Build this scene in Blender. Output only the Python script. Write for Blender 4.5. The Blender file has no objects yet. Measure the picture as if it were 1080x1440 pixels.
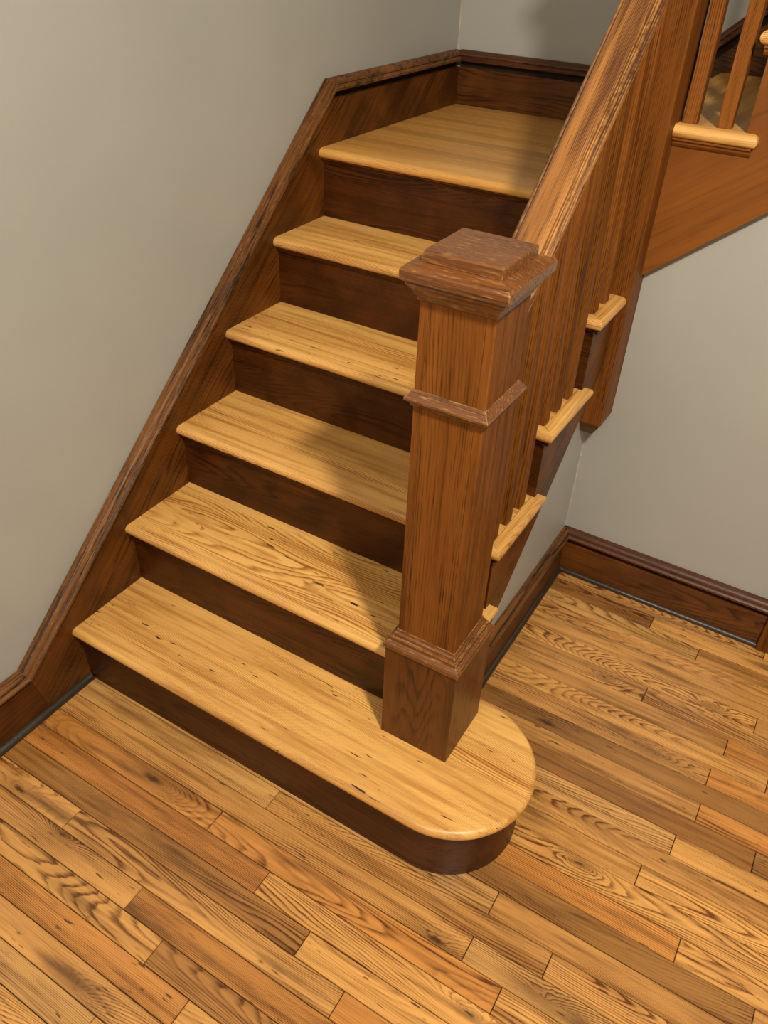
import bpy, math, random
from mathutils import Vector, Matrix

# ------------------------------------------------------------------ camera
scene = bpy.context.scene
R = math.radians
CAM = dict(x=1.38699, y=-0.86942, z=1.69328, yaw=29.8799, pitch=-37.1594, roll=2.5633, f=1131.508)
cd = bpy.data.cameras.new('camera'); cam = bpy.data.objects.new('camera', cd)
scene.collection.objects.link(cam)
_y, _p, _r = R(CAM['yaw']), R(CAM['pitch']), R(CAM['roll'])
fw = Vector((-math.sin(_y)*math.cos(_p), math.cos(_y)*math.cos(_p), math.sin(_p)))
rt = Vector((math.cos(_y), math.sin(_y), 0)); up = rt.cross(fw)
r2 = math.cos(_r)*rt+math.sin(_r)*up; u2 = -math.sin(_r)*rt+math.cos(_r)*up
M = Matrix((r2, u2, -fw)).transposed().to_4x4(); M.translation = Vector((CAM['x'], CAM['y'], CAM['z']))
cam.matrix_world = M
cd.sensor_fit = 'VERTICAL'; cd.sensor_height = 24.0; cd.lens = 24.0*CAM['f']/1440.0
cd.clip_start = 0.02
scene.camera = cam

# ------------------------------------------------------------------ light
w = bpy.data.worlds.new('world'); scene.world = w; w.use_nodes = True
w.node_tree.nodes['Background'].inputs[0].default_value = (1.0, 0.86, 0.68, 1)
w.node_tree.nodes['Background'].inputs[1].default_value = 0.04

def area_light(name, loc, target, size, power, color, sy=None):
    l = bpy.data.lights.new(name, 'AREA'); l.energy = power; l.color = color
    l.shape = 'DISK'; l.size = size
    if sy: l.shape = 'RECTANGLE'; l.size_y = sy
    o = bpy.data.objects.new(name, l); scene.collection.objects.link(o)
    o.location = loc
    d = Vector(target)-Vector(loc); o.rotation_euler = d.to_track_quat('-Z', 'Y').to_euler()
    return o
area_light('ceiling_lamp', (1.99, -0.74, 2.86), (1.2, 0.2, 0.0), 0.18, 80, (1.0, 0.86, 0.68))
area_light('fill_light', (0.95, -1.9, 2.8), (0.7, 0.4, 0.6), 0.8, 26, (1.0, 0.87, 0.70))  # unseen soft fill, added to lighten the shadows

scene.view_settings.view_transform = 'Standard'
scene.view_settings.look = 'None'
scene.view_settings.gamma = 1.0
scene.view_settings.use_curve_mapping = False
scene.view_settings.exposure = 0.0

# ------------------------------------------------------------------ materials
def srgb(r, g, b):
    f = lambda c: (c/255/12.92) if c/255 <= .04045 else ((c/255+.055)/1.055)**2.4
    return (f(r), f(g), f(b), 1)

class NT:
    def __init__(s, name):
        s.m = bpy.data.materials.new(name); s.m.use_nodes = True
        s.t = s.m.node_tree; s.b = s.t.nodes['Principled BSDF']
    def n(s, typ, **kw):
        o = s.t.nodes.new(typ)
        for k, v in kw.items(): setattr(o, k, v)
        return o
    def l(s, a, b): s.t.links.new(a, b)
    def math(s, op, a, b=None, clamp=False):
        o = s.n('ShaderNodeMath', operation=op); o.use_clamp = clamp
        for i, v in enumerate((a, b)):
            if v is None: continue
            if isinstance(v, (int, float)): o.inputs[i].default_value = v
            else: s.l(v, o.inputs[i])
        return o.outputs[0]
    def ramp(s, v, stops):
        o = s.n('ShaderNodeValToRGB'); e = o.color_ramp.elements
        while len(e) > 1: e.remove(e[0])
        e[0].position = stops[0][0]; e[0].color = stops[0][1]
        for p, c in stops[1:]:
            q = e.new(p); q.color = c
        s.l(v, o.inputs[0]); return o.outputs[0]
    def sm(s, v, lo, hi):                     # linear 0..1 between lo and hi
        o = s.n('ShaderNodeMapRange'); o.clamp = True
        s.l(v, o.inputs[0]); o.inputs[1].default_value = lo; o.inputs[2].default_value = hi
        return o.outputs[0]
    def mix(s, f, a, b, mode='MIX'):
        o = s.n('ShaderNodeMix', data_type='RGBA', blend_type=mode)
        for i, v in ((0, f), (6, a), (7, b)):
            if isinstance(v, (int, float)): o.inputs[i].default_value = v
            elif isinstance(v, tuple): o.inputs[i].default_value = v
            else: s.l(v, o.inputs[i])
        return o.outputs[2]

def wood(name, light, dark, axis='X', rot=(0, 0, 0), rings=22, straight=90, contrast=.5, pores=.35,
         flecks=.0, tone=.25, rough=.36, coat=.25, tint=False, wear=0.0, wearcol=(.8, .7, .5, 1), knots=0.0, nscale=5.0,
         bump=.12, vary=.5, spec=.5, edge=0.0, edgecol=(.5, .3, .12, 1), ts=9, blotch=0.0, streak=0.0):
    T = NT(name)
    tc = T.n('ShaderNodeTexCoord'); oi = T.n('ShaderNodeObjectInfo')
    m1 = T.n('ShaderNodeMapping'); m1.inputs['Rotation'].default_value = rot
    T.l(tc.outputs['Object'], m1.inputs[0])
    off = T.n('ShaderNodeVectorMath', operation='ADD'); T.l(m1.outputs[0], off.inputs[0])
    rnd = T.n('ShaderNodeCombineXYZ')
    for i, k in enumerate((17.3, 9.1, 23.7)): T.l(T.math('MULTIPLY', oi.outputs['Random'], k), rnd.inputs[i])
    T.l(rnd.outputs[0], off.inputs[1])
    m2 = T.n('ShaderNodeMapping'); sc = [1, 1, 1]; sc['XYZ'.index(axis)] = .13
    m2.inputs['Scale'].default_value = sc; T.l(off.outputs[0], m2.inputs[0])
    v = m2.outputs[0]
    n1 = T.n('ShaderNodeTexNoise'); n1.inputs['Scale'].default_value = nscale; n1.inputs['Detail'].default_value = 2.2
    n1.inputs['Roughness'].default_value = .45; T.l(v, n1.inputs[0])
    sx = T.n('ShaderNodeSeparateXYZ'); T.l(v, sx.inputs[0])
    cr = [a for a in 'XYZ' if a != axis]
    sr = T.math('FRACT', T.math('MULTIPLY', oi.outputs['Random'], 7.77))
    st_ = T.math('ADD', T.math('MULTIPLY', sr, straight*(1-vary*-1.0)-straight*(1-vary)), straight*(1-vary))
    rg = T.math('ADD', T.math('MULTIPLY', sr, -rings*vary*.8), rings*(1+vary*.4))
    lin = T.math('MULTIPLY', T.math('ADD', sx.outputs[cr[0]], T.math('MULTIPLY', sx.outputs[cr[1]], .8)), st_)
    ph = T.math('ADD', T.math('MULTIPLY', n1.outputs[0], rg), lin)
    n4 = T.n('ShaderNodeTexNoise'); n4.inputs['Scale'].default_value = 70; n4.inputs['Detail'].default_value = 3; T.l(v, n4.inputs[0])
    ph = T.math('ADD', ph, T.math('MULTIPLY', n4.outputs[0], .9))
    kcore = None
    if tint:             # a knot whose place on the board is stored on the board itself
        at = T.n('ShaderNodeAttribute'); at.attribute_type = 'OBJECT'; at.attribute_name = 'knot'
        sk_ = T.n('ShaderNodeSeparateXYZ'); T.l(at.outputs['Vector'], sk_.inputs[0])
        so = T.n('ShaderNodeSeparateXYZ'); T.l(tc.outputs['Object'], so.inputs[0])
        nk = T.n('ShaderNodeTexNoise'); nk.inputs['Scale'].default_value = 60; nk.inputs['Detail'].default_value = 2; T.l(tc.outputs['Object'], nk.inputs[0])
        wob = T.math('MULTIPLY', T.math('SUBTRACT', nk.outputs[0], .5), .010)
        dx_ = T.math('MULTIPLY', T.math('SUBTRACT', so.outputs[0], sk_.outputs[0]), .28)
        dy_ = T.math('ADD', T.math('SUBTRACT', so.outputs[1], sk_.outputs[1]), wob)
        rk = T.math('SQRT', T.math('ADD', T.math('POWER', T.math('ABSOLUTE', dx_), 2.0), T.math('POWER', T.math('ABSOLUTE', dy_), 2.0)))
        q_ = T.math('DIVIDE', rk, T.math('MAXIMUM', T.math('ABSOLUTE', sk_.outputs[2]), .00001))
        ph = T.math('ADD', ph, T.math('MULTIPLY', T.math('EXPONENT', T.math('MULTIPLY', q_, -.28)), 9.0))
        kcore = T.math('MULTIPLY', T.math('SUBTRACT', 1.0, T.sm(q_, .45, 1.3)), T.math('GREATER_THAN', sk_.outputs[2], 0))
        khalo = T.math('MULTIPLY', T.math('SUBTRACT', 1.0, T.sm(q_, 1.0, 5.5)), T.math('GREATER_THAN', T.math('ABSOLUTE', sk_.outputs[2]), .0001))
    fr = T.math('FRACT', ph)
    ring = T.ramp(fr, [(0, (0, 0, 0, 1)), (.45, (.05, .05, .05, 1)), (.74, (.75, .75, .75, 1)), (.86, (1, 1, 1, 1)), (.95, (.35, .35, .35, 1)), (1, (0, 0, 0, 1))])
    # the lines come and go over the board
    n5 = T.n('ShaderNodeTexNoise'); n5.inputs['Scale'].default_value = 14; n5.inputs['Detail'].default_value = 3; T.l(v, n5.inputs[0])
    ring = T.math('MULTIPLY', ring, T.math('ADD', .25, T.math('MULTIPLY', T.sm(n5.outputs[0], .38, .62), .9)))
    # pores: very fine streaks along the grain
    m3 = T.n('ShaderNodeMapping'); s3 = [330, 330, 330]; s3['XYZ'.index(axis)] = 14
    m3.inputs['Scale'].default_value = s3; T.l(off.outputs[0], m3.inputs[0])
    n2 = T.n('ShaderNodeTexNoise'); n2.inputs['Scale'].default_value = 1; n2.inputs['Detail'].default_value = 3; T.l(m3.outputs[0], n2.inputs[0])
    por = T.sm(n2.outputs[0], .47, .72)
    # broad tone
    m5 = T.n('ShaderNodeMapping'); s5 = [ts, ts, ts]; s5['XYZ'.index(axis)] = 1.6
    m5.inputs['Scale'].default_value = s5; T.l(off.outputs[0], m5.inputs[0])
    n3 = T.n('ShaderNodeTexNoise'); n3.inputs['Scale'].default_value = 1; n3.inputs['Detail'].default_value = 3; T.l(m5.outputs[0], n3.inputs[0])
    tn = T.sm(n3.outputs[0], .3, .72)
    f = T.math('MULTIPLY', ring, contrast)
    if streak > 0:       # broader darker figure streaks that follow the grain
        ms = T.n('ShaderNodeMapping'); ss_ = [75, 75, 75]; ss_['XYZ'.index(axis)] = 3.5
        ms.inputs['Scale'].default_value = ss_; T.l(off.outputs[0], ms.inputs[0])
        ns = T.n('ShaderNodeTexNoise'); ns.inputs['Scale'].default_value = 1; ns.inputs['Detail'].default_value = 3; T.l(ms.outputs[0], ns.inputs[0])
        f = T.math('ADD', f, T.math('MULTIPLY', T.sm(ns.outputs[0], .46, .68), streak))
    f = T.math('ADD', f, T.math('MULTIPLY', T.math('MULTIPLY', por, T.math('ADD', T.math('MULTIPLY', ring, .8), .35)), pores))
    f = T.math('ADD', f, T.math('MULTIPLY', tn, tone), clamp=True)
    col = T.mix(f, light, dark)
    if blotch > 0:
        nb_ = T.n('ShaderNodeTexNoise'); nb_.inputs['Scale'].default_value = 7; nb_.inputs['Detail'].default_value = 5
        nb_.inputs['Distortion'].default_value = .6; T.l(off.outputs[0], nb_.inputs[0])
        col = T.mix(T.math('MULTIPLY', T.sm(nb_.outputs[0], .42, .68), blotch), col, tuple(c*.32 for c in dark[:3])+(1,))
    if tint:
        col = T.mix(1.0, col, oi.outputs['Color'], 'MULTIPLY')
    if flecks > 0:       # short dark mineral flecks lying along the grain
        m6 = T.n('ShaderNodeMapping'); s6 = [120, 120, 120]; s6['XYZ'.index(axis)] = 22
        m6.inputs['Scale'].default_value = s6; T.l(off.outputs[0], m6.inputs[0])
        n6 = T.n('ShaderNodeTexNoise'); n6.inputs['Scale'].default_value = 1; n6.inputs['Detail'].default_value = 1; T.l(m6.outputs[0], n6.inputs[0])
        n7 = T.n('ShaderNodeTexNoise'); n7.inputs['Scale'].default_value = .055; n7.inputs['Detail'].default_value = 1; T.l(m6.outputs[0], n7.inputs[0])
        fl = T.math('MULTIPLY', T.sm(n6.outputs[0], .70, .76), T.sm(n7.outputs[0], .44, .56))
        col = T.mix(T.math('MULTIPLY', fl, flecks), col, (.05, .018, .005, 1))
    if knots > 0:        # dark mineral streaks and knots, elongated
        m8 = T.n('ShaderNodeMapping'); s8 = [24, 24, 24]; s8['XYZ'.index(axis)] = 3.2
        m8.inputs['Scale'].default_value = s8; T.l(off.outputs[0], m8.inputs[0])
        n8 = T.n('ShaderNodeTexNoise'); n8.inputs['Scale'].default_value = 1; n8.inputs['Detail'].default_value = 4; T.l(m8.outputs[0], n8.inputs[0])
        kk = T.math('MULTIPLY', T.sm(n8.outputs[0], .60, .74), knots)
        col = T.mix(kk, col, (.07, .03, .010, 1))
    if kcore is not None:
        col = T.mix(T.math('MULTIPLY', khalo, .5), col, (.12, .05, .014, 1))
        col = T.mix(T.math('MULTIPLY', kcore, .85), col, (.03, .012, .004, 1))
    if wear > 0:
        n9 = T.n('ShaderNodeTexNoise'); n9.inputs['Scale'].default_value = 260; n9.inputs['Detail'].default_value = 6
        T.l(v, n9.inputs[0])
        wk = T.math('MULTIPLY', T.sm(n9.outputs[0], .56, .70), wear)
        col = T.mix(wk, col, wearcol)
    if edge > 0:         # stain rubbed off along the arrises
        bv = T.n('ShaderNodeBevel'); bv.samples = 4; bv.inputs['Radius'].default_value = .0035
        ge = T.n('ShaderNodeNewGeometry'); dp = T.n('ShaderNodeVectorMath', operation='DOT_PRODUCT')
        T.l(bv.outputs[0], dp.inputs[0]); T.l(ge.outputs['Normal'], dp.inputs[1])
        ne = T.n('ShaderNodeTexNoise'); ne.inputs['Scale'].default_value = 60; ne.inputs['Detail'].default_value = 4; T.l(off.outputs[0], ne.inputs[0])
        em = T.math('MULTIPLY', T.sm(T.math('SUBTRACT', 1.0, dp.outputs['Value']), .02, .16), T.sm(ne.outputs[0], .38, .62))
        col = T.mix(T.math('MULTIPLY', em, edge), col, edgecol)
    T.b.inputs['Specular IOR Level'].default_value = spec
    T.l(col, T.b.inputs['Base Color'])
    rr = T.math('ADD', T.math('MULTIPLY', por, .12), rough)
    T.l(rr, T.b.inputs['Roughness'])
    T.b.inputs['Coat Weight'].default_value = coat; T.b.inputs['Coat Roughness'].default_value = .22
    bp = T.n('ShaderNodeBump'); bp.inputs['Strength'].default_value = bump; bp.inputs['Distance'].default_value = .0006
    T.l(T.math('SUBTRACT', 1.0, T.math('ADD', T.math('MULTIPLY', por, .6), T.math('MULTIPLY', ring, .5))), bp.inputs['Height'])
    T.l(bp.outputs[0], T.b.inputs['Normal'])
    return T.m

STAIR = math.atan2(.19, .2225)
TL, TD = srgb(238, 190, 110), srgb(152, 94, 34)
m_tread = wood('oiled_oak', TL, TD, 'X', rings=55, straight=230, contrast=0.62, pores=.35, flecks=1., tone=0.35, rough=.34, vary=.5, coat=.15, ts=14, streak=0.38)
m_tread_y = wood('oiled_oak_return', TL, TD, 'Y', rings=40, straight=200, contrast=0.5, pores=.35, tone=0.45, rough=.34, coat=.15, streak=0.3)
m_strip = wood('floor_oak', srgb(221, 168, 98), srgb(98, 55, 20), 'X', rings=60, straight=200, contrast=0.6, pores=0.5, flecks=.9,
               tone=0.35, rough=.30, tint=True, knots=0.65, coat=.3, vary=.85, ts=18, streak=0.38)
m_board = wood('landing_oak', srgb(222, 172, 96), srgb(168, 112, 48), 'X', rings=40, straight=200, contrast=.4, pores=.35, tone=0.35,
               rough=.33, tint=True, streak=0.25)
DL, DD = srgb(118, 72, 30), srgb(60, 32, 11)
m_riser = wood('dark_stained_oak', srgb(90, 48, 15), srgb(40, 18, 5), 'X', rings=40, straight=80, contrast=.5, pores=.4, tone=.4, rough=.40, coat=.05, spec=0.22, blotch=0.5, streak=0.3)
m_dark_x = wood('dark_stained_oak_x', srgb(116, 68, 24), srgb(50, 26, 9), 'X', rings=34, straight=90, contrast=.5, pores=.5, tone=.4, rough=.36, coat=0.08, spec=0.3, blotch=0.4, streak=0.35)
m_dark_y = wood('dark_stained_oak_y', srgb(92, 52, 20), DD, 'Y', rings=34, straight=90, contrast=.5, pores=.5, tone=.4, rough=0.45, coat=.1, spec=0.15, blotch=0.4, streak=0.3)
m_skirt = wood('dark_stained_oak_sloped', srgb(122, 72, 24), srgb(50, 26, 9), 'Y', rot=(-STAIR, 0, 0), rings=34, straight=80, contrast=.45, pores=.5, tone=.55, rough=.38, coat=0.04, spec=0.25, blotch=0.55, streak=0.3)
m_mould = wood('worn_dark_moulding', srgb(128, 82, 40), srgb(30, 16, 7), 'Y', rot=(-STAIR, 0, 0), rings=20, straight=220, contrast=.55, pores=.8, tone=.4,
               rough=0.5, coat=0.0, edge=.8, edgecol=srgb(170, 122, 72), spec=0.3, streak=0.6, wear=0.4, wearcol=srgb(170, 120, 68))
m_mould_y = wood('worn_dark_moulding_level', srgb(128, 82, 40), srgb(30, 16, 7), 'Y', rings=20, straight=220, contrast=.55, pores=.8, tone=.4,
               rough=0.5, coat=0.0, edge=.8, edgecol=srgb(170, 122, 72), spec=0.3, streak=0.6, wear=0.3, wearcol=srgb(156, 108, 60))
m_mould_x = wood('dark_moulding', srgb(98, 56, 28), srgb(38, 19, 9), 'X', rings=20, straight=220, contrast=.55, pores=.6, tone=.3, rough=0.42, coat=0.1, edge=.5, edgecol=srgb(150, 98, 60), spec=0.35, streak=0.5, wear=0.15, wearcol=srgb(140, 92, 54))
NL, ND = srgb(134, 80, 30), srgb(60, 31, 10)
m_newel = wood('newel_oak', NL, ND, 'Z', rings=20, straight=330, contrast=.38, pores=.65, tone=0.35, rough=0.5, coat=.05, spec=0.12, edge=.3, edgecol=srgb(190, 132, 70), ts=14, streak=0.35)
m_plinth = wood('newel_plinth_oak', srgb(108, 62, 24), srgb(58, 30, 10), 'Z', rings=30, straight=80, contrast=.4, pores=.5, tone=.45, rough=.40, coat=.08, spec=0.3, edge=.5, edgecol=srgb(180, 120, 62), blotch=0.2, streak=0.3)
m_bal = wood('baluster_oak', srgb(146, 92, 40), srgb(70, 38, 14), 'Z', rings=16, straight=260, contrast=.45, pores=.6, tone=.5, rough=0.52, tint=True, coat=0.0, spec=0.08, ts=20, streak=0.4)
m_cap = wood('worn_newel_cap', srgb(116, 70, 32), srgb(54, 28, 11), 'X', rings=14, straight=170, contrast=.4, pores=.8, tone=.4, rough=.26,
             wear=0.45, wearcol=srgb(190, 140, 84), bump=.9, coat=.4, edge=.9, edgecol=srgb(206, 158, 100))  # pale flecks are worn stain plus glare highlights painted into the colour
m_rail = wood('handrail_oak', srgb(186, 128, 66), srgb(72, 40, 24), 'Y', rot=(-STAIR, 0, 0), rings=24, straight=230, contrast=0.35, pores=.6, tone=0.95,
              rough=.26, coat=.5, edge=.9, edgecol=srgb(226, 178, 110), ts=42)
m_string2 = wood('upper_string_oak', srgb(142, 86, 34), srgb(86, 48, 17), 'X', rot=(0, R(36), 0), rings=14, straight=50, contrast=.2, pores=.35, tone=.5, rough=.40, coat=.1, spec=0.3, streak=0.12)

def plain(name, col, rough=.6, noise=0.0, scale=40, bump=0.0, col2=None, coat=0.0):
    T = NT(name)
    tc = T.n('ShaderNodeTexCoord')
    n = T.n('ShaderNodeTexNoise'); n.inputs['Scale'].default_value = scale; n.inputs['Detail'].default_value = 5
    T.l(tc.outputs['Object'], n.inputs[0])
    c2 = col2 or tuple(c*.8 for c in col[:3])+(1,)
    T.l(T.mix(T.math('MULTIPLY', T.sm(n.outputs[0], .3, .7), noise), col, c2), T.b.inputs['Base Color'])
    T.b.inputs['Roughness'].default_value = rough; T.b.inputs['Coat Weight'].default_value = coat
    if bump:
        b = T.n('ShaderNodeBump'); b.inputs['Strength'].default_value = bump; b.inputs['Distance'].default_value = .002
        nb = T.n('ShaderNodeTexNoise'); nb.inputs['Scale'].default_value = 160; nb.inputs['Detail'].default_value = 3
        T.l(tc.outputs['Object'], nb.inputs[0])
        T.l(nb.outputs[0], b.inputs['Height']); T.l(b.outputs[0], T.b.inputs['Normal'])
    return T.m
m_wall = plain('grey_wall_paint', srgb(170, 173, 170), .42, .45, 3.0, .12, srgb(157, 160, 157))
m_ceil = plain('ceiling_paint', srgb(225, 220, 208), .8, .1, 5)
m_sub = plain('dark_subfloor_and_shade', srgb(34, 20, 10), .9, .2, 30)
m_shoe = plain('dusty_black_shoe', srgb(54, 44, 34), .38, .8, 25, .3, srgb(34, 28, 22), .3)
m_end = plain('dusty_end_grain', srgb(92, 78, 58), .7, .6, 60, .2)
m_caulk = plain('white_caulk', srgb(196, 188, 172), .6, .6, 120, .3, srgb(150, 145, 134))

# ------------------------------------------------------------------ helpers
C = scene.collection
class MB:
    def __init__(s): s.v = []; s.f = []; s.smooth = set()
    def add(s, vs, fs):
        b = len(s.v); s.v += [tuple(v) for v in vs]; s.f += [tuple(i+b for i in f) for f in fs]
    def box(s, x0, x1, y0, y1, z0, z1, ch=0.0):
        if ch <= 0:
            s.add([(x0,y0,z0),(x1,y0,z0),(x1,y1,z0),(x0,y1,z0),(x0,y0,z1),(x1,y0,z1),(x1,y1,z1),(x0,y1,z1)],
                  [(3,2,1,0),(4,5,6,7),(0,1,5,4),(1,2,6,5),(2,3,7,6),(3,0,4,7)])
        else:
            s.stack([[(x0+t,y0+t,z),(x1-t,y0+t,z),(x1-t,y1-t,z),(x0+t,y1-t,z)] for t, z in ((0,z0),(0,z1-ch),(ch,z1))])
        return s
    def stack(s, loops, closed=True):       # loops of equal length, bridged; capped
        n = len(loops[0]); b = len(s.v)
        for L in loops: s.v += [tuple(p) for p in L]
        for k in range(len(loops)-1):
            for i in range(n):
                j = (i+1) % n
                s.f.append((b+k*n+i, b+k*n+j, b+(k+1)*n+j, b+(k+1)*n+i))
        s.f.append(tuple(b+i for i in reversed(range(n))))
        s.f.append(tuple(b+(len(loops)-1)*n+i for i in range(n)))
        return s
    def square(s, x0, x1, y0, y1, prof):    # prof: (outset, z) going upwards
        return s.stack([[(x0-o,y0-o,z),(x1+o,y0-o,z),(x1+o,y1+o,z),(x0-o,y1+o,z)] for o, z in prof])
    def prism(s, poly, a, b, plane):        # poly in 2D, extruded from a to b along the missing axis
        P = {'yz': lambda p, t: (t, p[0], p[1]), 'xz': lambda p, t: (p[0], t, p[1]), 'xy': lambda p, t: (p[0], p[1], t)}[plane]
        return s.stack([[P(p, a) for p in poly], [P(p, b) for p in poly]])
    def sweep(s, path, prof, mp, pre=None, post=None):           # path 2D (u,v); prof (v-offset along left normal, out); mp(u, v, out)->xyz
        loops = []
        for i, p in enumerate(path):
            p = Vector(p)
            if (i == 0 and pre) or (i == len(path)-1 and post):
                d1 = Vector(pre) if i == 0 else (p-Vector(path[i-1])).normalized(); d2 = (Vector(path[1])-p).normalized() if i == 0 else Vector(post)
                d1.normalize(); d2.normalize()
                n1 = Vector((-d1.y, d1.x)); n2 = Vector((-d2.y, d2.x)); nrm = (n1+n2).normalized(); k = 1/max(.2, nrm.dot(n1))
            elif i == 0: d = (Vector(path[1])-p).normalized(); nrm = Vector((-d.y, d.x)); k = 1
            elif i == len(path)-1: d = (p-Vector(path[-2])).normalized(); nrm = Vector((-d.y, d.x)); k = 1
            else:
                d1 = (p-Vector(path[i-1])).normalized(); d2 = (Vector(path[i+1])-p).normalized()
                n1 = Vector((-d1.y, d1.x)); n2 = Vector((-d2.y, d2.x))
                nrm = (n1+n2).normalized(); k = 1/max(.2, nrm.dot(n1))
            loops.append([mp(p.x+nrm.x*a*k, p.y+nrm.y*a*k, o) for a, o in prof])
        return s.stack(loops)
    def build(s, name, mat, parent=None, origin=(0, 0, 0), bevel=0.0, smooth=False, loc=None):
        me = bpy.data.meshes.new(name)
        O = origin
        me.from_pydata([(x-O[0], y-O[1], z-O[2]) for x, y, z in s.v], [], s.f)
        import bmesh
        bm = bmesh.new(); bm.from_mesh(me)
        bmesh.ops.recalc_face_normals(bm, faces=bm.faces)
        if bevel > 0:
            es = [e for e in bm.edges if len(e.link_faces) == 2 and e.calc_face_angle() > .6]
            bmesh.ops.bevel(bm, geom=es, offset=bevel, segments=2, affect='EDGES', profile=.5)
        bm.to_mesh(me); bm.free()
        me.materials.append(mat)
        if smooth:
            me.polygons.foreach_set('use_smooth', [True]*len(me.polygons))
            try: me.set_sharp_from_angle(angle=R(40))
            except Exception: pass
        o = bpy.data.objects.new(name, me); C.objects.link(o)
        if parent is not None:
            o.parent = parent
        if loc is None:
            p = Vector(O)
            q = parent
            wl = Vector((0, 0, 0))
            while q is not None: wl += q.location; q = q.parent
            o.location = p-wl
        else: o.location = loc
        return o

def tag(o, label=None, cat=None, group=None, kind=None):
    for k, v in (('label', label), ('category', cat), ('group', group), ('kind', kind)):
        if v: o[k] = v
    return o
def thing(name, label, cat, loc, group=None):
    o = bpy.data.objects.new(name, None); o.empty_display_size = .1; C.objects.link(o); o.location = loc
    return tag(o, label, cat, group)

# ------------------------------------------------------------------ dimensions
h, d, n = .19, .2225, .0218
XR, XF, XS = .940, .908, .918      # return edge, baluster face, string face
XW = .886                          # wall under the flight
YW, YB = 1.14, 1.94                # wall under upper flight, back wall
YS2 = 1.11                         # upper string face
YR2, YF2 = 1.088, 1.120            # upper return edge, baluster face
T = .027                           # tread thickness
YN0 = .165
XE = 2.65                          # right wall
YFRONT = -2.4
ZC = 3.1

# ------------------------------------------------------------------ room shell
def struct(name, mb, mat, **kw):
    return tag(mb.build(name, mat, **kw), kind='structure')
struct('wall_left', MB().box(-.14, -.02, YFRONT-.1, YB+.12, -.03, ZC), m_wall)
struct('wall_back', MB().box(-.02, XE, YB, YB+.12, 0, ZC), m_wall)
def zb1(y): return .872*y-.148      # underside of lower string
def zb2(x): return .985+.83*(x-.943)
struct('wall_stair_side', MB().prism([(.318, 0), (YW, 0), (YW, zb1(YW)+.03), (.318, zb1(.318)+.03)], XW-.03, XW, 'yz'), m_wall)
struct('wall_under_stairs', MB().prism([(XW, 0), (1.62, 0), (1.62, zb2(1.62)+.03), (XW, zb2(XW)+.03)], YW, YW+.03, 'xz'), m_wall)
struct('wall_under_stairs', MB().prism([(2.22, 0), (XE, 0), (XE, zb2(XE)+.03), (1.62, zb2(1.62)+.03), (1.62, 1.36), (2.22, 1.36)], YW, YW+.03, 'xz'), m_wall)
struct('wall_right', MB().box(XE, XE+.12, YFRONT-.1, YB+.12, -.03, ZC), m_wall)
struct('wall_front', MB().box(-.02, XE, YFRONT-.12, YFRONT, -.03, ZC), m_wall)
struct('ceiling', MB().box(-.14, XE+.12, YFRONT-.12, YB+.12, ZC, ZC+.1), m_ceil)

# ---- floor with every strip an own board
floor = struct('floor', MB().box(-.02, XE, YFRONT, YW+.03, -.03, -.006), m_sub)
rng = random.Random(11)
PITCH = .0573
joints = {19: [1.541], 18: [1.226], 17: [1.376], 16: [2.1], 13: [1.291], 12: [1.52], 11: [1.632], 10: [1.503], 9: [1.95], 8: [1.506], 7: [1.645],
          6: [1.478], 5: [2.0], 4: [1.432], 3: [1.93], 2: [1.55], 1: [1.71], 0: [1.188, 2.0], -1: [.641, 1.334], -2: [1.183], -3: [.563, 1.274],
          -4: [.744, 1.7], -5: [.893, 1.8], -6: [.286, 1.016, 1.6], -7: [.538, 1.5], -8: [.651, 1.45], -9: [.772, 1.7], -10: [.22, 1.3], -11: [.643, 1.5], -12: [.9]}
# tone per strip (left to right); G golden, H honey, O orange brown, B brown, D dark, P pale, R reddish
tones = {19: 'HG', 18: 'BG', 17: 'PH', 16: 'HH', 15: 'GH', 14: 'GH', 13: 'HH', 12: 'HO', 11: 'GO', 10: 'HO', 9: 'DH', 8: 'HO', 7: 'BD', 6: 'PG', 5: 'HG',
         4: 'GG', 3: 'GG', 2: 'OG', 1: 'DH', 0: 'PHH', -1: 'PHH', -2: 'HPG', -3: 'OOG', -4: 'RGG', -5: 'BGG', -6: 'HHOG', -7: 'HOBG', -8: 'GBHG',
         -9: 'OGH', -10: 'RHHG', -11: 'PGH', -12: 'GHH'}
TC = {'G': (1.12, 1.10, 1.0), 'H': (.96, .92, .86), 'O': (.92, .76, .58), 'B': (.66, .58, .50), 'D': (.52, .47, .42), 'P': (.98, 1.02, 1.06), 'R': (.9, .72, .56)}
KNOTS = [(.366, -.146, .008), (.562, -.076, .006), (.126, -.335, .005), (1.10, .53, .007), (1.355, .59, -.006), (1.119, -.112, .006), (1.24, -.20, .003),
         (1.344, -.096, -.006), (1.312, .205, .003), (.557, -.562, -.006), (1.455, .825, -.004), (.30, -.36, .003), (1.176, .765, .0025)]
gap = .0008
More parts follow.
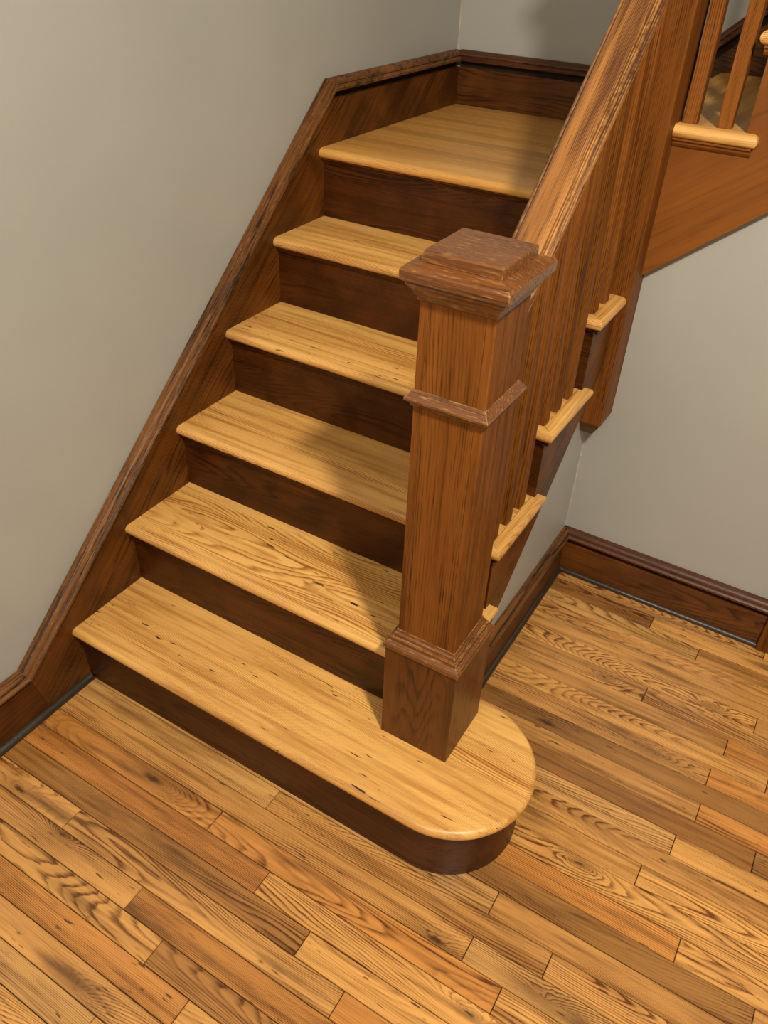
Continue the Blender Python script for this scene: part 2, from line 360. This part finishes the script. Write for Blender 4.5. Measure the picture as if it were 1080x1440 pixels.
for m in range(-42, 20):
    yc = .022+PITCH*m; y0 = yc-PITCH/2+gap; y1 = yc+PITCH/2-gap
    if y0 < YFRONT: continue
    y1 = min(y1, YW)
    xs0 = -.02 if yc < .3 else XW
    js = joints.get(m)
    if js is None:
        js = []; x = xs0+rng.uniform(.3, 1.0)
        while x < XE-.2: js.append(x); x += rng.uniform(.5, 1.1)
    xs = [xs0]+[j for j in js if j > xs0]+[XE]
    for k in range(len(xs)-1):
        t = tones.get(m)
        c = TC[t[min(k, len(t)-1)]] if t else TC[rng.choice('GHHOBGP')]
        j = rng.uniform(.94, 1.06)
        dz = rng.uniform(-.0004, .0003)
        s = MB(); s.stack([[(xs[k]+gap+q, y0+q, z), (xs[k+1]-gap-q, y0+q, z), (xs[k+1]-gap-q, y1-q, z), (xs[k]+gap+q, y1-q, z)]
                           for q, z in ((0, -.006), (0, -.0012+dz), (.0009, dz))])
        o = s.build('floor_strip', m_strip, floor, origin=((xs[k]+xs[k+1])/2, yc, 0))
        o.color = (c[0]*j, c[1]*j, c[2]*j, 1)
        o['knot'] = (0.0, 0.0, 0.0)
        for kx, ky, ks in KNOTS:
            if xs[k] < kx < xs[k+1] and y0 <= ky <= y1: o['knot'] = (kx-(xs[k]+xs[k+1])/2, ky-yc, ks)

# ---- mouldings
QUIRK_SHADE = [(-.018, -.018), (-.018, -.0125), (.0045, -.0125), (.0045, -.018)]  # dark filler strip, paints the shade into the recess under the cap
CAPP = [(.0035, -.016), (.0035, .004), (.006, .0095), (.008, .0135), (.014, .0135), (.018, .010), (.0195, .006), (.023, .009), (.028, .008), (.033, .003), (.037, -.004), (.037, -.018), (.0035, -.0175), (-.005, -.0172)]
def quarter(r, k=5):
    return [(0, 0)]+[(r*math.cos(a), r*math.sin(a)) for a in [math.pi/2*i/k for i in range(k+1)]]

def baseboard(name, p0, p1, axis, face, sgn, hh=.165, mat=m_dark_x, mm=m_mould_x):
    # axis 'x': runs along x, wall plane y=face, projects -y (sgn=-1).  axis 'y': runs along y, wall plane x=face
    th = .013
    if axis == 'x': bx = MB().box(p0, p1, face-th, face, 0, hh-.051)
    else: bx = MB().box(min(face, face+sgn*th), max(face, face+sgn*th), p0, p1, 0, hh-.051)
    b = struct(name, bx, mat, bevel=.001)
    f = face+sgn*th
    mp = (lambda u, v, o: (u, f+sgn*o, v)) if axis == 'x' else (lambda u, v, o: (f+sgn*o, u, v))
    cm_ = MB().sweep([(p0, hh-.037), (p1, hh-.037)], CAPP, mp).build('cap_moulding', mm, b, smooth=True)
    MB().sweep([(p0, hh-.037), (p1, hh-.037)], QUIRK_SHADE, mp).build('quirk_shade', m_sub, cm_)
    MB().sweep([(p0, 0), (p1, 0)], [(0, 0), (0, .011), (.004, .0105), (.008, .009), (.011, .006), (.0125, .003), (.013, 0)], mp).build('shoe_moulding', m_shoe, b, smooth=True)
    return b
baseboard('baseboard_back', XW+.002, 1.512, 'x', YW, -1)
baseboard('baseboard_stair_side', .314, YW-.001, 'y', XW, 1, mat=m_dark_y, mm=m_mould_y)
# left baseboard, meeting the stair skirt in a slanted joint
bl = struct('baseboard_left', MB().prism([(YFRONT, 0), (-.136, 0), (-.160, .124), (YFRONT, .124)], -.02, 0, 'yz'), m_dark_y, bevel=.001)
mpl = lambda u, v, o: (o, u, v)
cm_ = MB().sweep([(YFRONT, .138), (-.1638, .138)], CAPP, mpl, post=(1, .854)).build('cap_moulding', m_mould_y, bl, smooth=True)
MB().sweep([(YFRONT, .138), (-.1638, .138)], QUIRK_SHADE, mpl, post=(1, .854)).build('quirk_shade', m_sub, cm_)
MB().sweep([(YFRONT, 0), (-.003, 0)], [(0, 0), (0, .016), (.004, .0155), (.009, .013), (.013, .009), (.0155, .004), (.016, 0)], mpl).build('shoe_moulding', m_shoe, bl, smooth=True)
# other baseboards out of frame
baseboard('baseboard_right', YFRONT, YW-.001, 'y', XE, -1, mat=m_dark_y, mm=m_mould_y)

rc = random.Random(3)
def caulk(name, x, y, z0, z1, sx, sy):
    L = []; z = z0
    while z < z1:
        a = rc.uniform(.0012, .0034); L.append([(x, y, z), (x+sx*a, y, z), (x+sx*a*.5, y+sy*a*.5, z), (x, y+sy*a, z)]); z += rc.uniform(.006, .02)
    tag(MB().stack(L).build(name, m_caulk), kind='structure')
caulk('trim_3', XW, YW, .165, .60, 1, -1)
caulk('trim_4', -.02, YB, 1.30, 2.2, 1, -1)

# ---- closet door under the upper flight, only its casing edge is in view
def casing(name, x0, x1, z0, z1):
    t = MB().box(x0, x1, YW-.030, YW, z0, z1)
    return struct(name, t, m_newel, bevel=.006, smooth=True)
casing('trim_1', 1.512, 1.622, 0, 1.36)
casing('trim_2', 2.218, 2.33, 0, 1.47)
door = struct('door_1', MB().box(1.626, 2.214, YW+.005, YW+.04, .004, 1.356), m_dark_x, bevel=.002)
for a, b_ in ((.12, .62), (.74, 1.24)):
    MB().box(1.72, 2.12, YW-.003, YW+.005, a, b_).build('door_panel', m_newel, door, bevel=.003)
MB().square(1.67, 1.69, YW-.045, YW-.025, [(0, .64), (.006, .645), (.006, .665), (0, .67)]).build('door_knob', m_end, door, bevel=.003)

# ------------------------------------------------------------------ lower staircase
st = thing('staircase', 'lower oak flight: five honey treads and landing over dark stained risers', 'staircase', (.45, 0, 0))
def nose_levels(z, th=T, k=7):
    r = th/2
    return [(r*(1-math.cos(a)), z-r+r*math.sin(a)) for a in [-math.pi/2+math.pi*i/k for i in range(k+1)]]
def covep(a=.012):
    return [(0, 0), (0, a), (-.0035, a), (-.006, a*.55), (-a*.55, .006), (-a, .0035), (-a, 0)]

# starting step with bullnose end
AX, AY, AR = .990, .168, .1898
def bull(t):
    r = AR-t
    pts = [(0, -.0218+t), (.5, -.0218+t)]
    pts += [(AX+r*math.cos(a), AY+r*math.sin(a)) for a in [-math.pi/2+math.pi*i/30 for i in range(31)]]
    pts += [(XW+.001+.013, AY+r), (XW+.014, d+.017), (0, d+.017)]
    return pts
def layered(fn, z, th=T): return MB().stack([[(p[0], p[1], zz) for p in fn(t)] for t, zz in nose_levels(z, th)])
ss = layered(bull, h).build('starting_tread', m_tread, st, smooth=True)
tag(ss, 'wide starting tread with rounded bullnose end')
def bullr(r):
    return [(0, AY-r), (.5, AY-r)]+[(AX+r*math.cos(a), AY+r*math.sin(a)) for a in [-math.pi/2+math.pi*i/30 for i in range(31)]]+[(XW+.014, AY+r), (XW+.014, AY+r-.02)] + \
        [(AX+(r-.02)*math.cos(a), AY+(r-.02)*math.sin(a)) for a in [math.pi/2-math.pi*i/30 for i in range(31)]]+[(.5, AY-r+.02), (0, AY-r+.02)]
r1 = MB().prism(bullr(.168), 0, h-T, 'xy').build('riser', m_riser, st, smooth=True)
MB().stack([[(p[0], p[1], z) for p in bullr(r)] for r, z in ((.169, h-T-.013), (.172, h-T-.006), (.179, h-T))]).build('cove_moulding', m_riser, ss, smooth=True)

def tread(k):
    y0 = (k-1)*d-n; yb = k*d+.017; z = k*h
    if k == 2:
        def fn(t): return [(0, y0+t), (.8195, y0+t), (.8195, .3135), (XF, .3135), (XF, yb), (0, yb)]
        ret = lambda t: [(XR-t, .3135), (XR-t, k*d+.028-t), (XF, k*d+.028-t), (XF, .3135)]
    else:
        def fn(t): return [(0, y0+t), (XR-t, y0+t), (XF, y0+.032), (XF, yb), (0, yb)]
        ye = k*d+(.028 if k < 5 else -.066)
        ret = lambda t: [(XR-t, y0+t), (XR-t, ye-(t if k < 5 else 0)), (XF+.0012, ye-(t if k < 5 else 0)), (XF+.0012, y0+.0328)]
    o = layered(fn, z).build('tread', m_tread, st, smooth=True)
    rr = layered(ret, z).build('return_nosing', m_tread_y, o, smooth=True)
    xr = .8195 if k == 2 else XS
    zz = z-T
    cp = [(y0+n, zz), (y0+n-.013, zz), (y0+n-.013, zz-.003), (y0+n-.006, zz-.007), (y0+n-.003, zz-.014), (y0+n, zz-.014)]
    MB().prism(cp, 0, xr+(.010 if k > 2 else 0), 'yz').build('cove_moulding', m_riser, o)
    if k > 2:
        cp2 = [(XS, zz), (XS+.013, zz), (XS+.013, zz-.003), (XS+.006, zz-.007), (XS+.003, zz-.014), (XS, zz-.014)]
        ye = k*d+(.018 if k < 5 else -.066)
        MB().prism(cp2, y0+n-.010, ye, 'xz').build('cove_moulding', m_dark_y, o)
    return o
for k in range(2, 6): tread(k)
for k in range(2, 7):
    x1 = .8195 if k == 2 else (XS-.001 if k < 6 else XW-.03)
    MB().box(0, x1, (k-1)*d, (k-1)*d+.017, (k-1)*h+.0003, k*h-T).build('riser', m_riser, st)

# landing of separate boards
lz = 6*h; ly0 = 5*d-n
land = MB().box(0, .869, 5*d+.02, 1.92, lz-T-.02, lz-.012).build('landing', m_sub, st)
def lfn(t): return [(0, ly0+t), (.834, ly0+t), (.834, ly0+.085), (0, ly0+.085)]
o = layered(lfn, lz).build('landing_nosing', m_board, land, smooth=True); o.color = (1.06, 1.06, 1.0, 1)
MB().prism([(5*d, lz-T), (5*d-.013, lz-T), (5*d-.013, lz-T-.003), (5*d-.006, lz-T-.007), (5*d-.003, lz-T-.014), (5*d, lz-T-.014)], 0, .834, 'yz').build('cove_moulding', m_riser, land)
yb = ly0+.0855
lt = [1.0, .86, 1.03, .93, .80, 1.0, .9, 1.05, .84, .97, .9, 1.0, .86, 1.0]
i = 0
while yb < 1.92:
    y1 = min(yb+PITCH, 1.92)
    xl = .869
    s = MB(); s.stack([[(0+q, yb+q, z), (xl-q, yb+q, z), (xl-q, y1-.0006-q, z), (0+q, y1-.0006-q, z)] for q, z in ((0, lz-.012), (0, lz-.0006), (.0005, lz))])
    o = s.build('landing_board', m_board, land, origin=(.4, yb, lz)); c = lt[i % len(lt)]*.97; o.color = (c, c*.97, c*.9, 1)
    yb = y1; i += 1

# wall skirt of the flight and landing
SL = .854
def zs(y): return SL*y+.2775      # underside of the cap moulding on the slope
LT = 1.268
ky = (LT-.2775)/SL
sk = MB().prism([(-.1355, 0), (-.1595, .122), (ky+.003, LT-.0135), (1.921, LT-.0135), (1.921, lz-.04), (1.4, lz-.06), (.25, 0.0)], -.02, 0, 'yz').build('wall_skirt', m_skirt, st)
# cap path, mitred at the bottom into the baseboard cap
MB().sweep([(-.1632, .138), (ky, LT), (1.921, LT)], CAPP, mpl, pre=(1, 0)).build('cap_moulding', m_mould, sk, smooth=True)
MB().sweep([(-.1632, .138), (ky, LT), (1.921, LT)], QUIRK_SHADE, mpl, pre=(1, 0)).build('quirk_shade', m_sub, sk)
# skirt along the back wall, level then climbing with the upper flight
FB = 1.92
def zs2(x): return LT+max(0, .854*(x-.70))
bk = MB().prism([(-.0, lz-.04), (.9, lz-.04), (XE, 1.14+.854*(XE-.87)), (XE, zs2(XE)-.020), (.706, LT-.0135), (0, LT-.0135)], FB, YB, 'xz').build('back_skirt', m_dark_x, st)
MB().sweep([(.0, LT), (.70, LT), (XE, zs2(XE))], CAPP, lambda u, v, o: (u, FB-o, v)).build('cap_moulding', m_mould_x, bk, smooth=True)
MB().sweep([(.0, LT), (.70, LT), (XE, zs2(XE))], QUIRK_SHADE, lambda u, v, o: (u, FB-o, v)).build('quirk_shade', m_sub, bk)

# outer string with saw-tooth top
poly = [(.3135, zb1(.3135)), (1.1095, zb1(1.1095)), (1.1095, 5*h-T-.001)]
for k in range(5, 1, -1):
    y = max((k-1)*d+.0005, .3135)
    poly += [(y, k*h-T-.001), (y, (k-1)*h-T-.001 if k > 2 else zb1(.3135)+.01)]
poly = poly[:-1]
MB().prism(poly, XF-.022, XS, 'yz').build('outer_string', m_skirt, st)

# ------------------------------------------------------------------ newel post
nx0, nx1, ny0, ny1 = .839, .9675, .165, .2935
nw = thing('newel_post', 'square boxed oak newel post with stepped worn cap standing on the starting step', 'newel post', (.903, .229, h))
q = .0185
pl = MB().square(nx0, nx1, ny0, ny1, [(q, h), (q, .462)]).build('plinth', m_plinth, nw, bevel=.0015)
MB().square(nx0, nx1, ny0, ny1, [(q+.001, .4625), (q+.004, .466), (q+.004, .474), (q+.001, .479), (.013, .483), (.012, .492), (.0075, .4925), (.0065, .500), (.003, .503), (.002, .51)]).build('base_moulding', m_cap, nw, bevel=.0008)
bt = .016
e = .0003
for a, b_, c_, d_ in ((nx0, nx0+bt, ny0, ny1), (nx1-bt, nx1, ny0, ny1)):
    MB().box(a, b_, c_, d_, .4628, 1.2705).build('side_board', m_newel, nw, bevel=.0012)
for c_, d_ in ((ny0+.0006, ny0+bt), (ny1-bt, ny1-.0006)):
    MB().box(nx0+bt+e, nx1-bt-e, c_, d_, .4628, 1.2705).build('face_board', m_newel, nw)
MB().square(nx0, nx1, ny0, ny1, [(.0008, 1.030), (.004, 1.034), (.0045, 1.040), (.012, 1.043), (.0125, 1.047), (.0008, 1.062)]).build('band_moulding', m_cap, nw, bevel=.0006)
MB().square(nx0, nx1, ny0, ny1, [(.0008, 1.2135), (.003, 1.2155), (.004, 1.2215), (.007, 1.223), (.010, 1.232), (.016, 1.238), (.018, 1.240), (.018, 1.2465)]).build('cap_cove', m_cap, nw, bevel=.0006)
MB().square(nx0, nx1, ny0, ny1, [(.0235, 1.2467), (.0255, 1.2485), (.0255, 1.264), (.022, 1.268), (.001, 1.2725)]).build('cap_plate', m_cap, nw, bevel=.0014)
MB().square(nx0, nx1, ny0, ny1, [(.0008, 1.2727), (.0008, 1.2885), (-.0012, 1.2905)]).build('cap_block', m_cap, nw, bevel=.0010)

# ------------------------------------------------------------------ landing newel
px0, px1, py0, py1 = .835, .945, 1.045, 1.155
ln = thing('landing_newel_post', 'square oak landing newel with chamfered drop end hanging past the upper string', 'newel post', (.89, 1.10, 1.14))
MB().square(px0, px1, py0, py1, [(-.011, .570), (0, .588), (0, 1.93)]).build('shaft', m_newel, ln, bevel=.001)
MB().square(px0, px1, py0, py1, [(-.024, .545), (-.011, .5698)]).build('drop_end', m_end, ln)
MB().square(px0, px1, py0, py1, [(.001, 1.87), (.012, 1.885), (.018, 1.90), (.018, 1.918), (.004, 1.93), (.0, 1.945), (-.01, 1.948)]).build('cap', m_cap, ln, bevel=.001)

# ------------------------------------------------------------------ balustrade of the lower flight
RSL = .885
def zrail(y): return 1.392+RSL*(y-.6)
xc = .899
bs = thing('balustrade', 'lower balustrade: moulded oak handrail over close-set square balusters beside the treads', 'balustrade', (xc, .66, .57))
prof = [(0, 1), (0, 1)]
half = [(.0, 0.0), (.010, -.0004), (.019, -.0012), (.0245, -.0020), (.0262, -.0034), (.0268, -.0105), (.0282, -.0118), (.0296, -.0100), (.0320, -.0088), (.0346, -.0100), (.0360, -.0130),
        (.0362, -.0180), (.0352, -.0200), (.0372, -.0212), (.0400, -.0214), (.0420, -.0240), (.0424, -.0275), (.0405, -.0300), (.0365, -.0310), (.0345, -.034), (.0340, -.038), (.0300, -.041), (.027, -.047), (.024, -.050)]
full = [(dx, dz) for dx, dz in half]+[(-dx, dz) for dx, dz in reversed(half[1:])]
y0r, y1r = ny1+.0005, py0-.0005
MB().stack([[(xc+dx, yy, zrail(yy)+dz*1.28) for dx, dz in full] for yy in (y0r, y1r)]).build('handrail', m_rail, bs, smooth=True)
bx1 = XF-.0005; bx0 = bx1-.030
rb = random.Random(5)
def bal_mesh(x0, x1, y0, y1, z0, zf):
    s = MB(); s.add([(x0,y0,z0),(x1,y0,z0),(x1,y1,z0),(x0,y1,z0),(x0,y0,zf(x0,y0)),(x1,y0,zf(x1,y0)),(x1,y1,zf(x1,y1)),(x0,y1,zf(x0,y1))],
          [(3,2,1,0),(4,5,6,7),(0,1,5,4),(1,2,6,5),(2,3,7,6),(3,0,4,7)]); return s
for k in range(2, 6):
    for j in range(3):
        y = (k-1)*d+.007+j*d/3
        if y < ny1+.01 or y+.03 > py0: continue
        o = bal_mesh(bx0, bx1, y, y+.030, k*h, lambda a, b_: zrail(b_)-.058).build('baluster', m_bal, bs, origin=(bx0+.015, y+.015, k*h), bevel=.0012)
        v = rb.uniform(.82, 1.2); o.color = (v, v*rb.uniform(.93, 1.0), v*rb.uniform(.85, 1), 1)

# ------------------------------------------------------------------ upper flight
us = thing('staircase', 'upper oak flight climbing right from the landing above the grey wall', 'staircase', (1.7, 1.5, 1.14))
X7 = .87
for k in range(7, 15):
    x0 = X7+(k-7)*d; z = k*h
    MB().box(x0, x0+.017, YS2+.0005 if k > 7 else py1+.001, 1.92, z-h+.0005, z-T).build('riser', m_riser, us)
    ye = 1.9195
    y0 = YF2
    xe = min(x0+d+.017, XE)
    xr = min(x0+d+.030, XE)
    if k == 7:
        def fn(t): return [(x0-n+t, py1+.001), (px1+.0005, py1+.001), (px1+.0005, y0), (xe, y0), (xe, ye), (x0-n+t, ye)]
        def ret(t): return [(px1+.0005, YR2+t), (xr-t, YR2+t), (xr-t, y0-.0006), (px1+.0005, y0-.0006)]
    else:
        def fn(t): return [(x0-n+t, YR2+t), (x0-n+.032, y0), (xe, y0), (xe, ye), (x0-n+t, ye)]
        def ret(t): return [(x0-n+t, YR2+t), (xr-t, YR2+t), (xr-t, y0-.0006), (x0-n+.0326, y0-.0006)]
    o = layered(fn, z).build('tread', m_tread_y, us, smooth=True)
    layered(ret, z).build('return_nosing', m_tread, o, smooth=True)
    zz = z-T
    xa = px1+.001 if k == 7 else x0-.010
    MB().prism([(YS2, zz), (YS2-.014, zz), (YS2-.014, zz-.004), (YS2-.009, zz-.007), (YS2-.008, zz-.012), (YS2-.003, zz-.018), (YS2, zz-.018)], xa, xr-.010, 'yz').build('cove_moulding', m_string2, o)
poly = [(px1+.0005, zb2(px1)), (XE, zb2(XE)), (XE, 14*h-T-.001)]
for k in range(14, 6, -1):
    x = max(X7+(k-7)*d+.0005, px1+.0005)
    poly += [(x, k*h-T-.001), (x, (k-1)*h-T-.001)]
poly = poly[:-1]
MB().prism(poly, YS2, YW-.001, 'xz').build('outer_string', m_string2, us)

ub = thing('balustrade', 'upper balustrade: open row of square balusters right of the landing newel', 'balustrade', (1.4, 1.13, 1.33))
def zr2(x): return 7*h+.86+.854*(x-.95)
by0 = YF2+.0005; by1 = by0+.030
MB().stack([[(xx, by0+.015+dx, zr2(xx)-.0+dz*1.28) for dx, dz in full] for xx in (px1+.001, XE)]).build('handrail', m_rail, ub, smooth=True)
for k in range(7, 15):
    for j in range(3):
        x = .953+(k-7)*d+(j)*.0742 - (0.0742 if k > 7 else 0)
        if k == 7 and j == 2: continue
        x0 = x
        if x0+.03 > XE: continue
        if k > 7 and x0 < X7+(k-7)*d-n: continue
        zt = k*h
        o = bal_mesh(x0, x0+.030, by0, by1, zt, lambda a, b_: zr2(a)-.058).build('baluster', m_bal, ub, origin=(x0+.015, by0+.015, zt), bevel=.0012)
        v = rb.uniform(.95, 1.15); o.color = (v, v*.97, v*.92, 1)
